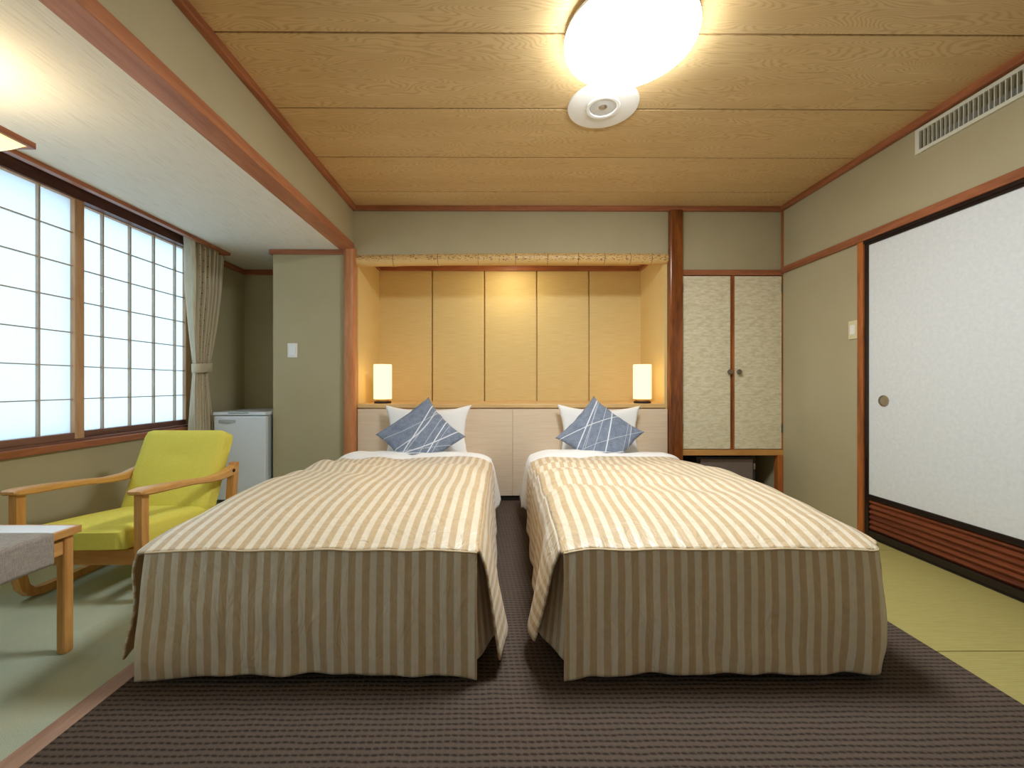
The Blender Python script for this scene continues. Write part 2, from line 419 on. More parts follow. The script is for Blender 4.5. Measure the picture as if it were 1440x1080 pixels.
# mouldings round the main ceiling
box('trim_2', XL, XR, D-0.03, D, 2.362, ZC+0.002, M['trimx'], bevel=0.003, kind='structure')
box('trim_3', XL, XL+0.032, YR, D-0.03, 2.362, ZC+0.002, M['trim'], bevel=0.003, kind='structure')
box('trim_4', XR-0.032, XR, YR, D-0.03, 2.362, ZC+0.002, M['trim'], bevel=0.003, kind='structure')

# ------------------------------------------------------------------ window-side ceiling, beam, curtain recess
box('ceiling_veranda', -2.29, -1.30, YR, YA, ZV, ZV+0.08, M['vceil'], kind='structure')
box('ceiling_alcove', XW-0.1, -2.29, 3.42, YA+0.1, ZV, ZV+0.08, M['vceil'], kind='structure')
box('trim_5', -1.312, -1.203, YR, D+0.0, 2.040, 2.098, M['beam'], bevel=0.003, kind='structure')
box('wall_beam', -1.30, XL, YR, D, 2.098, ZC+0.09, M['wall'], kind='structure')
boxes('ceiling_curtain_recess', [(-2.62, -2.275, YR, 3.50, 2.19, 2.25), (-2.30, -2.28, YR, 3.42, 2.06, 2.19), (XW, -2.28, 3.42, 3.45, 2.05, 2.19)], M['darktrim'], kind='structure')
box('trim_6', -2.30, -2.262, YR, 3.42, 2.024, 2.062, M['trim'], bevel=0.003, kind='structure')
box('trim_7', XW, -2.262, 3.42, 3.45, 2.024, 2.062, M['trimx'], bevel=0.003, kind='structure')

# ------------------------------------------------------------------ window wall
boxes('wall_left', [(-2.60, XW, YR, 3.36, -0.012, 0.585), (-2.60, XW, 3.36, YA+0.1, -0.012, 2.2), (-2.60, XW, YR, -0.55, 0.585, 2.25)], M['wall'], kind='structure')
box('trim_8', -2.60, -2.435, -0.55, 3.36, 0.585, 0.623, M['trim'], bevel=0.004, kind='structure')
w1 = empty('window_1', (-2.5, 1.4, 0.623), kind='structure', label='wide daylight window with small frosted square panes in wooden sashes')
boxes('window_head', [(-2.60, -2.47, -0.55, 3.36, 2.035, 2.10), (-2.60, -2.50, -0.55, 3.36, 2.10, 2.20)], M['darktrim'], w1)
box('window_head_rail', -2.60, -2.455, -0.55, 3.36, 2.10, 2.125, M['darktrim'], w1, bevel=0.004)
box('window_sill_rail', -2.60, -2.465, -0.55, 3.36, 0.623, 0.636, M['sashrail'], w1)
ZG0, ZG1 = 0.673, 2.031
pane_me = {}
def sash(x, y0, y1, muntins):
    s = empty('sash', Vector((x, (y0+y1)/2, 0.636))-wloc(w1)); s.parent = w1
    sw = 0.055
    box('stile', x-0.018, x+0.018, y0, y0+sw, 0.636, 2.04, M['sash'], s, bevel=0.003)
    box('stile', x-0.018, x+0.018, y1-sw, y1, 0.636, 2.04, M['sash'], s, bevel=0.003)
    box('bottom_rail', x-0.018, x+0.018, y0+sw, y1-sw, 0.636, ZG0, M['sashrail'], s, bevel=0.003)
    box('top_rail', x-0.018, x+0.018, y0+sw, y1-sw, ZG1, 2.04, M['sash'], s)
    for ym in muntins: box('muntin', x-0.008, x+0.010, ym-0.0045, ym+0.0045, ZG0, ZG1, M['muntin'], s)
    rows = [ZG0+i*(ZG1-ZG0)/7 for i in range(8)]
    for z in rows[1:-1]: box('muntin', x-0.006, x+0.006, y0+sw, y1-sw, z-0.003, z+0.003, M['muntin'], s)
    ysn = [y0+sw]+list(muntins)+[y1-sw]
    for a, b in zip(ysn[:-1], ysn[1:]):
        for c, d in zip(rows[:-1], rows[1:]):
            key = round(b-a, 4)
            if key not in pane_me:
                o = box('pane', x-0.012, x-0.009, a, b, c, d, M['pane'], s); pane_me[key] = o.data
            else:
                o = bpy.data.objects.new('pane', pane_me[key]); COL.objects.link(o); o.parent = s
                o.location = Vector((x-0.0105, (a+b)/2, c)) - wloc(s)
P1 = 0.193
sash(-2.54, 2.425, 3.36, [2.632+P1*i for i in range(4)])
sash(-2.50, 1.480, 2.466, [2.234-0.19*i for i in range(4)][::-1])
sash(-2.54, 0.505, 1.535, [0.69+0.19*i for i in range(5)])
sash(-2.50, -0.55, 0.56, [-0.36+0.19*i for i in range(5)])

# ------------------------------------------------------------------ back walls
boxes('wall_back', [(XL-0.05, XR+0.1, D, D+0.1, 2.005, ZC+0.1), (1.40, XR+0.1, D, D+0.1, 1.87, 2.005)], M['wall'], kind='structure')
boxes('wall_stub', [(-1.862, -1.24, D, YA, -0.012, 2.12)], M['wall'], kind='structure')
box('trim_9', -1.885, -1.25, D-0.022, D+0.02, 2.008, 2.044, M['trimx'], bevel=0.003, kind='structure')
box('wall_alcove', XW-0.1, -1.80, YA, YA+0.1, -0.012, 2.2, M['wall'], kind='structure')
box('trim_10', XW, -1.862, YA-0.02, YA, 1.995, 2.043, M['trimx'], bevel=0.003, kind='structure')
box('trim_11', XW, XW+0.02, 3.45, YA-0.02, 1.995, 2.043, M['trim'], bevel=0.003, kind='structure')
# bed niche
NX0, NX1, NY = -1.178, 1.335, 3.97
box('wall_niche_left', -1.24, NX0, D+0.02, NY+0.05, -0.012, 2.12, M['gold'], kind='structure')
box('wall_niche_right', NX1, NX1+0.06, D+0.02, NY+0.05, -0.012, 2.12, M['gold'], kind='structure')
nb = box('wall_niche_back', -1.24, NX1+0.06, NY+0.030, NY+0.09, -0.012, 2.12, M['goldpanel'], kind='structure')
xs = [-1.172+0.5018*i for i in range(6)]
for i in range(5):
    a = xs[i]+(0.006 if i else -0.02); b = xs[i+1]-(0.006 if i < 4 else -0.02)
    box('wall_panel', a, b, NY-0.006, NY+0.031, 0.77, 2.06, M['goldpanel'], nb, bevel=0.002, seg=1)
box('ceiling_niche', -1.24, NX1+0.06, D+0.1, NY+0.08, 2.085, 2.14, M['goldpanel'], kind='structure')
box('trim_12', NX0, NX1, NY-0.032, NY-0.006, 2.040, 2.086, M['trimx'], kind='structure')
box('trim_13', NX0, NX0+0.026, D+0.1, NY-0.032, 2.040, 2.086, M['trim'], kind='structure')
box('trim_14', NX1-0.026, NX1, D+0.1, NY-0.032, 2.040, 2.086, M['trim'], kind='structure')
# pillars either side of the niche
pl = lathe('trim_15', [(0.053, -0.012), (0.053, 0.6), (0.052, 1.3), (0.051, 2.045)], (-1.232, D-0.008, 0), M['log'], n=28)
tag(pl, 'round peeled-log pillar at the side of the bed niche', kind='structure')
pr = box('trim_16', 1.357, 1.460, D-0.05, D+0.06, -0.012, 2.364, M['pillar'], bevel=0.008, kind='structure')
# speckled log across the niche
lg = [];
nodes = [(220, 0), (408, 0), (577, 0), (735, 0), (870, 0), (1000, 0), (1110, 0), (1220, 0), (1310, 0)]
nodex = [((p/3+480)-706)*D/580 for p, _ in nodes]
V, F = [], []; nn = 20; xsamp = []
x0, x1 = -1.195, 1.36
xx = x0
while xx < x1:
    xsamp.append(xx); xx += 0.02
xsamp += [x1] + [q+d for q in nodex for d in (-0.006, -0.003, 0, 0.003, 0.006)]
xsamp = sorted(set(round(q, 4) for q in xsamp))
for x in xsamp:
    tt = (x-x0)/(x1-x0)
    r = 0.047-0.004*tt + 0.0015*N(x*6, 3.3)
    dn = min(abs(x-q) for q in nodex)
    r += 0.0035*math.exp(-(dn/0.018)**2) - (0.004 if dn < 0.0025 else 0)
    zc = 1.962+0.022*tt+0.012*math.sin(PI*tt) + 0.003*N(x*2, 9.1); yc = D+0.025+0.004*N(x*3, 1.7)
    for i in range(nn):
        a = 2*PI*i/nn; rr = r*(1+0.03*N(math.cos(a)*2, math.sin(a)*2, x*5))
        V.append((x, yc+rr*math.cos(a), zc+rr*math.sin(a)))
for j in range(len(xsamp)-1):
    for i in range(nn): F.append((j*nn+i, j*nn+(i+1) % nn, (j+1)*nn+(i+1) % nn, (j+1)*nn+i))
F.append(tuple(range(nn))); F.append(tuple((len(xsamp)-1)*nn+i for i in range(nn)))
lo = meshobj('lintel_log', V, F, M['speckle'], smooth=True)
lo.data.transform(Matrix.Translation((0, 0, -0.06))); lo.location.z += 0.06
for q in nodex:
    tt = (q-x0)/(x1-x0)
    lathe('joint_ring', [(0.0, -0.0022), (0.0492-0.004*tt, -0.0022), (0.0492-0.004*tt, 0.0022), (0.0, 0.0022)], (q, D+0.025+0.004*N(q*3, 1.7), 1.962+0.022*tt+0.012*math.sin(PI*tt)+0.003*N(q*2, 9.1)), M['jointring'], lo, axis='x', n=24)
tag(lo, 'speckled jointed log lintel spanning the top of the bed niche', 'log')

# headboard and shelf
hb = empty('headboard', (0.09, D+0.03, 0.0), 'pale laminate headboard panel wall behind both beds', 'headboard')
for a, b in ((-1.176, 0.0853), (0.0867, 1.352)):
    box('panel', a, b, D-0.004, D+0.03, 0.045, 0.752, M['head'], hb, bevel=0.002, seg=1)
box('plinth', -1.176, 1.352, D+0.008, D+0.03, 0.004, 0.045, M['baseblack'], hb)
box('backing', -1.176, 1.352, D+0.022, D+0.05, 0.045, 0.762, M['head'], hb)
sh = box('niche_shelf', -1.177, 1.334, D-0.006, NY-0.007, 0.762, 0.794, M['shelf'], bevel=0.003)
tag(sh, 'light wood ledge on top of the headboard carrying two paper lamps', 'shelf')

# ------------------------------------------------------------------ cupboard between pillar and right wall
cb = empty('cupboard', (1.875, D+0.2, 0), 'built-in wall cupboard with two cloud-patterned paper doors over an open recess', 'cupboard')
box('top_rail', 1.46, XR, D-0.02, D+0.03, 1.842, 1.886, M['trimx'], cb, bevel=0.003)
box('bottom_rail', 1.46, XR, D-0.022, D+0.03, 0.375, 0.420, M['oakx'], cb, bevel=0.003)
box('post', 2.245, XR, D-0.02, D+0.03, -0.003, 0.375, M['trimz'], cb, bevel=0.003)
box('stile', 2.284, XR, D-0.015, D+0.03, 0.42, 1.842, M['trimz'], cb)
box('stile', 1.46, 1.467, D-0.015, D+0.03, 0.42, 1.842, M['trimz'], cb)
boxes('carcass', [(1.46, XR, D+0.55, D+0.58, -0.012, 2.0), (1.44, 1.46, D+0.06, D+0.58, -0.012, 2.0), (XR, XR+0.03, D+0.03, D+0.58, -0.012, 2.0),
                  (1.46, XR, D+0.03, D+0.55, 0.385, 0.41), (1.46, XR, D+0.03, D+0.55, 1.85, 1.88)], M['wall'], cb)
def cdoor(x0, x1, hx, kx, edge):
    d = box('door', x0, x1, D-0.012, D+0.014, 0.426, 1.836, M['cloud'], cb, bevel=0.003)
    k = lathe('knob', [(0.0, -0.030), (0.016, -0.030), (0.021, -0.024), (0.020, -0.016), (0.008, -0.012), (0.008, 0.004), (0.0, 0.004)], (kx, D-0.014, 1.054), M['brass'], d, axis='y', n=20)
    for z in (1.70, 0.56): box('hinge', hx-0.006, hx+0.006, D-0.018, D-0.008, z, z+0.075, M['brass'], d)
cdoor(1.470, 1.862, 1.468, 1.846, 0)
cdoor(1.896, 2.282, 2.283, 1.922, 1)
box('centre_strip', 1.866, 1.878, D+0.004, D+0.02, 0.42, 1.842, M['trimz'], cb)
box('centre_strip', 1.878, 1.893, D-0.014, D+0.02, 0.42, 1.842, M['trimz'], cb)
sf = empty('safe', (1.86, D+0.25, 0), 'brown-grey hotel safe standing in the dark recess under the cupboard', 'safe')
box('body', 1.615, 2.105, D+0.05, D+0.45, -0.003, 0.352, M['safedark'], sf, bevel=0.006)
box('door', 1.640, 2.075, D+0.035, D+0.05, 0.03, 0.335, M['safe'], sf, bevel=0.004)
box('hinge', 2.078, 2.092, D+0.032, D+0.05, 0.25, 0.30, M['chrome'], sf)
box('hinge', 2.078, 2.092, D+0.032, D+0.05, 0.05, 0.10, M['chrome'], sf)

# ------------------------------------------------------------------ right wall, sliding doors, vent
boxes('wall_right', [(XR, XR+0.10, 2.63, D+0.02, -0.012, 1.90), (XR, XR+0.10, YR, 1.24, 1.90, ZC+0.1), (XR, XR+0.10, 2.242, D+0.02, 1.90, ZC+0.1), (XR, XR+0.10, 1.24, 2.242, 1.90, 2.234), (XR, XR+0.10, 1.24, 2.242, 2.336, ZC+0.1), (XR, XR+0.10, YR, 0.84, -0.012, 1.90)], M['wall'], kind='structure')
box('wall_rear', XW-0.1, XR+0.1, YR-0.1, YR, -0.012, ZC+0.1, M['fusuma'], kind='structure')  # unseen wall; its white is chosen to bounce light back towards the beds
box('trim_17', XR-0.022, XR+0.05, YR, D-0.02, 1.856, 1.904, M['trim'], bevel=0.003, kind='structure')
box('trim_18', XR-0.016, XR+0.05, 2.590, 2.632, -0.003, 1.856, M['trimz'], bevel=0.003, kind='structure')
box('trim_19', XR-0.012, XR+0.05, 0.84, 2.590, 1.838, 1.856, M['black'], kind='structure')
box('trim_20', XR-0.008, XR+0.10, 0.84, 2.590, -0.012, 0.006, M['black'], kind='structure')
box('trim_21', XR-0.010, XR, D-0.022, D-0.008, 1.90, 2.362, M['trimz'], kind='structure')
def fusuma(name, x, y0, y1, lab):
    d = empty(name, (x+0.012, (y0+y1)/2, 0.006), lab, kind='structure')
    box('paper_panel', x+0.004, x+0.020, y0+0.02, y1-0.02, 0.268, 1.822, M['fusuma'], d)
    box('stile', x-0.002, x+0.024, y1-0.026, y1, 0.006, 1.838, M['black'], d, bevel=0.003)
    box('stile', x-0.002, x+0.024, y0, y0+0.026, 0.006, 1.838, M['black'], d, bevel=0.003)
    box('top_rail', x-0.002, x+0.024, y0+0.026, y1-0.026, 1.822, 1.838, M['black'], d)
    box('middle_rail', x-0.002, x+0.024, y0+0.026, y1-0.026, 0.238, 0.270, M['black'], d, bevel=0.003)
    box('bottom_rail', x-0.002, x+0.024, y0+0.026, y1-0.026, 0.006, 0.046, M['black'], d, bevel=0.003)
    box('slat_backing', x+0.012, x+0.022, y0+0.026, y1-0.026, 0.046, 0.238, M['slat'], d)
    for i in range(6):
        z = 0.046+i*0.032; secs = []
        for yy in (y0+0.028, y1-0.028):
            secs.append([(x+0.012, yy, z+0.001)]+[(x+0.011-0.010*math.sin(PI*k/6), yy, z+0.003+0.026*k/6) for k in range(1, 6)]+[(x+0.012, yy, z+0.030)])
        loft('slat', secs, M['slat'], d, smooth=True)
    return d
d1 = fusuma('door_1', XR-0.004, 1.69, 2.588, 'white paper sliding door with dark frame and slatted lower panel')
d2 = fusuma('door_2', XR+0.024, 0.84, 1.735, 'second white paper sliding door overlapping the first')
pu = empty('door_pull', Vector((XR-0.004, 2.462, 0.85))-wloc(d1)); pu.parent = d1
lathe('pull_ring', [(0.034, 0.0), (0.034, -0.004), (0.029, -0.005), (0.026, 0.003), (0.0, 0.004)], (XR-0.0005, 2.462, 0.855), M['chrome'], pu, axis='x', n=28)
# air vent
vt = empty('air_vent', (XR, 1.74, 2.218), 'off-white louvred air-conditioning grille high on the olive wall', 'vent')
vy0, vy1, vz0, vz1 = 1.22, 2.262, 2.218, 2.352
boxes('frame', [(XR-0.014, XR, vy0, vy1, vz0, vz0+0.018), (XR-0.014, XR, vy0, vy1, vz1-0.018, vz1), (XR-0.014, XR, vy1-0.022, vy1, vz0+0.018, vz1-0.018), (XR-0.014, XR, vy0, vy0+0.022, vz0+0.018, vz1-0.018)], M['vent'], vt)
box('back_plate', XR+0.10, XR+0.11, vy0+0.02, vy1-0.02, vz0+0.016, vz1-0.016, M['ventdark'], vt)
ysl = vy1-0.046; sl = box('slat', XR-0.013, XR-0.002, ysl-0.0017, ysl+0.0017, vz0+0.018, vz1-0.018, M['vent'], vt)
y = ysl-0.0213
while y > vy0+0.03:
    c = sl.copy(); COL.objects.link(c); c.parent = vt; c.location.y = sl.location.y+(y-ysl); y -= 0.0213
# switches
sw = empty('light_switch', (XR, 2.672, 1.248), 'ivory light switch plate on the olive wall beside the sliding door', 'switch')
box('plate', XR-0.008, XR, 2.638, 2.708, 1.248, 1.368, M['ivory'], sw, bevel=0.003)
box('rocker', XR-0.012, XR-0.007, 2.655, 2.691, 1.276, 1.340, M['plastic'], sw, bevel=0.002)
sw = empty('light_switch', (-1.702, D, 1.171), 'plain white light switch plate on the narrow wall left of the log pillar', 'switch')
box('plate', -1.742, -1.662, D-0.008, D, 1.171, 1.287, M['plastic'], sw, bevel=0.003)
box('rocker', -1.728, -1.676, D-0.012, D-0.007, 1.187, 1.271, M['laminate'], sw, bevel=0.002)

# ------------------------------------------------------------------ ceiling fixtures
def ceiling_lamp(cx, cy, lab):
    lamp = empty('ceiling_light', (cx, cy, ZC), lab, 'ceiling lamp')
    lathe('base', [(0.0, 0.0), (0.20, 0.0), (0.245, -0.010), (0.2625, -0.028), (0.2625, -0.044), (0.0, -0.044)], (cx, cy, ZC), M['plastic'], lamp, n=56)
    prof = [(0.0, -0.043), (0.262, -0.043), (0.264, -0.045), (0.264, -0.050)]
    for i in range(1, 9):
        a = i/8*PI/2; prof.append((0.264*math.cos(a)**0.6 if i < 8 else 0.0, -0.050-0.040*math.sin(a)))
    lathe('diffuser', prof, (cx, cy, ZC), M['lamp'], lamp, n=64)
ceiling_lamp(0.520, 1.675, 'large round white lit ceiling lamp beside the cream-ringed downlight')
dx, dy = 0.523, 2.137
dl = empty('downlight', (dx, dy, ZC), 'small recessed downlight in a wide cream ring beside the round ceiling lamp', 'downlight')
ringlathe('ring_plate', [(0.070, 0.0), (0.182, 0.0), (0.180, -0.006), (0.090, -0.010), (0.072, -0.006)], (dx, dy, ZC), M['plastic'], dl)
ringlathe('trim_ring', [(0.068, -0.004), (0.088, -0.009), (0.084, -0.015), (0.070, -0.014)], (dx, dy, ZC), M['plastic'], dl)
lathe('reflector', [(0.069, -0.009), (0.060, -0.004), (0.030, -0.001), (0.0, -0.001)], (dx, dy, ZC), M['reflect'], dl, n=12)
lathe('bulb', [(0.0, -0.001), (0.020, -0.003), (0.022, -0.009), (0.012, -0.014), (0.0, -0.015)], (dx, dy, ZC), M['chrome'], dl, n=20)
# hidden niche lamp behind the log
nl = empty('niche_light', (0.09, 3.62, 2.085), 'small warm lamp under the niche ceiling behind the log lintel', 'lamp')
lathe('housing', [(0.0, 0.0), (0.07, 0.0), (0.07, -0.012), (0.055, -0.014), (0.0, -0.010)], (0.09, 3.62, 2.085), M['plastic'], nl)
lathe('diffuser', [(0.0, -0.010), (0.050, -0.013), (0.040, -0.022), (0.0, -0.026)], (0.09, 3.62, 2.085), M['nichebulb'], nl)

# ------------------------------------------------------------------ bedside lamps
def table_lamp(u, lab):
    Y = 3.47; x = (u-706)*Y/580; z0 = 0.794
    l = empty('table_lamp', (x, Y, z0), lab, 'lamp', 'paper lamps on the niche ledge')
    lathe('base', [(0.0, 0.0), (0.068, 0.0), (0.070, 0.006), (0.068, 0.018), (0.0, 0.018)], (x, Y, z0), M['baseblack'], l, n=32)
    lathe('stem', [(0.055, 0.018), (0.058, 0.024), (0.058, 0.040), (0.0, 0.040)], (x, Y, z0), M['oakz'], l, n=32)
    lathe('shade', [(0.0, 0.034), (0.070, 0.036), (0.074, 0.040), (0.074, 0.322), (0.070, 0.326), (0.0, 0.320)], (x, Y, z0), M['lampwarm'], l, n=40)
table_lamp(538.5, 'lit cream paper lamp on the ledge next to the log pillar')
table_lamp(903.5, 'lit cream paper lamp on the ledge next to the square dark pillar')

# ------------------------------------------------------------------ beds
def bed(xc, hw, lab, side):
    b = empty('bed', (xc, 2.35, 0.003), lab, 'bed')
    box('base', xc-hw+0.06, xc+hw-0.06, 1.42, 3.352, 0.10, 0.20, M['lining'], b, bevel=0.01)
    box('mattress', xc-hw+0.035, xc+hw-0.035, 1.375, 3.356, 0.20, 0.375, M['white'], b, bevel=0.04, seg=4)
    for sx in (-1, 1):
        for yy in (1.55, 3.25):
            lathe('leg', [(0.0, 0.0), (0.022, 0.0), (0.028, 0.10), (0.0, 0.10)], (xc+sx*(hw-0.13), yy, 0.003), M['baseblack'], b, n=14)
    return b
def ztop(x, y, xc, hw, seed, edge=True):
    t = max(0.0, y-1.30)
    z = 0.420 + 0.098*(1-math.exp(-t/0.20)) - 0.070*sst(1.95, 2.95, y)
    e = abs(x-xc)
    z -= (0.012+0.030*sst(1.3, 1.6, y))*max(0.0, (e-(hw-0.16))/0.16)**2.4
    z += 0.010*N((x-xc)*3.1+seed, y*2.3)*sst(1.3, 1.6, y) + 0.005*N((x-xc)*8+seed, y*6, 2.0)
    return z
def folds(x, y, xc, hw, seed):
    q = 0.0
    if seed < 5:    # left bed: long slanting waves running to the head
        m = sst(1.8, 2.4, y)*(1-sst(2.75, 2.95, y))*sst(0.25, -0.35, x-xc)
        m *= 1-0.7*sst(0.7, 1.0, abs(x-xc)/hw)
        q += 0.017*m*math.sin((y*1.0+(x-xc)*0.55)*24+2*N(x*2, y*2))
        q += 0.008*sst(1.6, 2.0, y)*math.sin((y+(x-xc)*0.3)*11+seed)
    else:           # right bed: cross creases, strongest towards the aisle
        m = sst(0.45, -0.5, x-xc)*sst(1.5, 1.9, y)
        q += 0.010*(0.45+m)*math.sin(y*20+1.6*N(x*3, y*3)+ (x-xc)*4)*sst(1.4, 1.9, y)
        q += 0.0035*m*math.sin(y*57+3*N(x*5, y*2))
    return q
def spread(xc, hw, seed, fx0, fx1, lab, closed_right):
    g = empty('bedspread', (xc, 2.1, 0.03), lab, 'bedspread')
    Y0, Y1 = 1.315, 2.85
    def Z(x, y): return ztop(x, y, xc, hw, seed) + folds(x, y, xc, hw, seed)
    def yhead(x):
        a = (x-xc)/hw
        return Y1 - 0.05*max(0, abs(a)-0.6)**2*6*0.5 + 0.015*N(x*4, seed)
    def top(a, b):
        x = xc-hw+2*hw*a; yh = yhead(x); y = Y0+(yh-Y0)*b
        # front edge rolls gently over
        dr = max(0.0, x-(fx1-0.07))/0.07 if closed_right else 0.0
        yy = y + 0.06*dr**2.5*math.exp(-(y-Y0)/0.10)
        z = Z(x, y)
        if b > 0.985: z -= 0.006
        return (x, yy, z)
    grid('top_panel', 96, 150, top, M['spread'], g, uvfn=lambda a, b: (2*hw*a+0.01, b*1.6), thick=0.008)
    # foot skirt
    def foot(a, b):
        x = fx0+(fx1-fx0)*a
        zt = Z(min(max(x, xc-hw), xc+hw), Y0)-0.001
        hem = 0.026 + 0.012*N(x*2.2+seed, 7.0) + (0.012*math.sin(a*PI) if seed < 5 else 0.006)
        if seed < 5 and a > 0.93: hem -= 0.012*(a-0.93)/0.07
        if seed > 5 and a < 0.07: hem -= 0.012*(1-a/0.07)
        z = zt+(hem-zt)*b
        w = b**0.8
        y = Y0 - 0.012*math.sin(PI*min(1, b*1.0))*0.6 - 0.006*w
        y += w*(0.016*N(x*5+seed+z*2.5, z*2.5)+0.009*math.sin(x*30+4*N(x*3+seed, 1.0)+z*2)*(0.35+0.65*abs(N(x*1.3, seed))) )
        y += 0.011*N(x*11+seed+z*5, z*6, 4)*(0.35+0.65*b) + 0.006*N(x*34, 0.5, seed)*math.exp(-b*7)
        # corner turn
        cr = 0.07
        dr = max(0.0, x-(fx1-cr))/cr if closed_right else 0.0
        y += 0.06*dr**2.5
        xx = x - (0.024*b*(1-a)**4 if not closed_right else 0.0)
        if closed_right: xx = x - 0.012*dr**2*0 + 0.02*sst(0.0, 0.6, b)*dr - 0.02*dr*sst(0.75, 1.0, b)
        return (xx, y, z)
    grid('foot_skirt', 130, 46, foot, M['spread'], g, uvfn=lambda a, b: (fx0-(xc-hw)+(fx1-fx0)*a+0.01, b*0.4), thick=0.006)
    # seam cord between top and foot skirt
    V, F, nn = [], [], 6
    for i in range(131):
        x = fx0+(fx1-fx0)*i/130
        dr = max(0.0, x-(fx1-0.07))/0.07 if closed_right else 0.0
        zz = Z(min(max(x, xc-hw), xc+hw), Y0)+0.001; yy = Y0-0.004+0.06*dr**2.5
        for k in range(nn):
            an = 2*PI*k/nn; V.append((x, yy+0.0035*math.cos(an), zz+0.0035*math.sin(an)))
    for i in range(130):
        for k in range(nn): F.append((i*nn+k, i*nn+(k+1) % nn, (i+1)*nn+(k+1) % nn, (i+1)*nn+k))
    meshobj('seam', V, F, M['seam'], g, smooth=True)
    # side skirts
    for s in (-1, 1):
        xe = xc+s*hw
        closed = closed_right and s > 0
        ystart = Y0+0.012 if not closed else Y0+0.05
        def side(a, b, s=s, xe=xe, closed=closed, ystart=ystart):
            yh = yhead(xe)-0.02-0.25*b
            aisle = (s > 0) if seed < 5 else (s < 0)
            ys0 = ystart + (0.055*b**1.3 if seed > 5 and not closed else 0.012*b)
            y = ys0+(yh-ys0)*a
            zt = Z(xe, y)
            hem = 0.095+0.012*N(y*2.5, seed+s)
            if not closed: hem -= 0.035*math.exp(-(y-ys0)/0.07)*(1.0 if seed < 5 else -0.2)
            if closed: hem = 0.04+0.06*sst(1.35, 1.8, y)
            z = zt+(hem-zt)*b
            out = 0.016*math.sin(min(1, b*4)*PI/2)+(0.012+0.024*sst(3.0, 1.5, y))*b
            if closed: out = 0.016*math.sin(min(1, b*3)*PI/2)+0.01*b
            else: out += 0.042*b*math.exp(-((y-1.47)/0.13)**2)*(1.0 if aisle else 0.5)
            out += b*(0.012*N(y*4.5, s*3+seed)+0.008*math.sin(y*19+3*N(y*2, seed)))*sst(1.32, 1.5, y)
            if not closed and not aisle: out += 0.010*math.sin(b*7.0+1.0)*math.exp(-(y-ystart)/0.10)
            return (xe+s*out, y, z)
        if not closed:
            grid('skirt_lining', 60, 24, lambda a, b: (side(a*0.5, b)[0]-s*0.005, side(a*0.5, b)[1]+0.003, side(a*0.5, b)[2]+0.002), M['lining'], g)
        grid('side_skirt', 120, 34, side, M['spread'], g, uvfn=lambda a, b: (-0.38*b if s < 0 else 2*hw+0.38*b, a*1.6), thick=0.006)
        # inner corner gusset seen through the open corner slit
        if not closed:
            fxe = fx0 if s < 0 else fx1
            def gus(a, b, s=s, fxe=fxe, xe=xe):
                x = (fxe - s*0.05)+(s*0.05+ (xe-fxe)+s*(0.008+0.050*b))*a**0.8
                y = Y0+0.022+0.16*a**1.6+0.01*math.sin(a*9+seed)*b
                z = 0.405+(0.045+0.02*a-0.405)*b
                return (x, y, z)
            grid('corner_gusset', 20, 24, gus, M['spread'], g, uvfn=lambda a, b: (0.25*a, b*0.4), thick=0.004)
    return g
def sheet(xc, hw, seed, lab):
    h2 = hw-0.008; Y0, Y1 = 2.35, 3.03
    ltot = h2+0.30
    def fn(a, b):
        s = -ltot+2*ltot*a; y = Y0+(Y1-Y0)*b; sg = 1 if s > 0 else -1
        ov = max(0.0, abs(s)-h2)
        x = xc+max(-h2, min(h2, s)); z = ztop(x, min(y, 2.95), xc, hw, seed)+folds(x, y, xc, hw, seed)-0.008
        z += 0.026*sst(2.80, 2.90, y)
        if y > 2.97: z -= 0.055*((y-2.97)/0.06)**2
        if ov > 0:
            x += sg*(0.012*math.sin(min(1, ov/0.08)*PI/2)+(0.05+0.13*sst(2.6, 2.85, y))*ov+0.012*N(y*6, sg+seed)*ov/0.2); z -= ov*0.97
            z = max(z, 0.06)
        z += 0.004*N(x*9, y*9, seed)
        return (x, y, z)
    o = grid('bed_sheet', 90, 44, fn, M['white'], thick=0.006)
    return tag(o, lab, 'sheet')
LB = (-0.615, 0.540); RB = (0.717, 0.528)
bed(*LB, 'single bed with white mattress standing nearer the yellow armchair', 'l')
bed(*RB, 'single bed with white mattress standing nearer the paper sliding door', 'r')
spread(*LB, 1.0, -1.130, -0.080, 'beige striped satin bedspread on the bed nearer the yellow armchair', False)
spread(*RB, 9.0, 0.196, 1.246, 'beige striped satin bedspread with cross creases on the bed nearer the sliding door', True)
sheet(*LB, 1.0, 'white sheet turned down at the head of the bed nearer the armchair')
sheet(*RB, 9.0, 'white sheet turned down at the head of the bed nearer the sliding door')

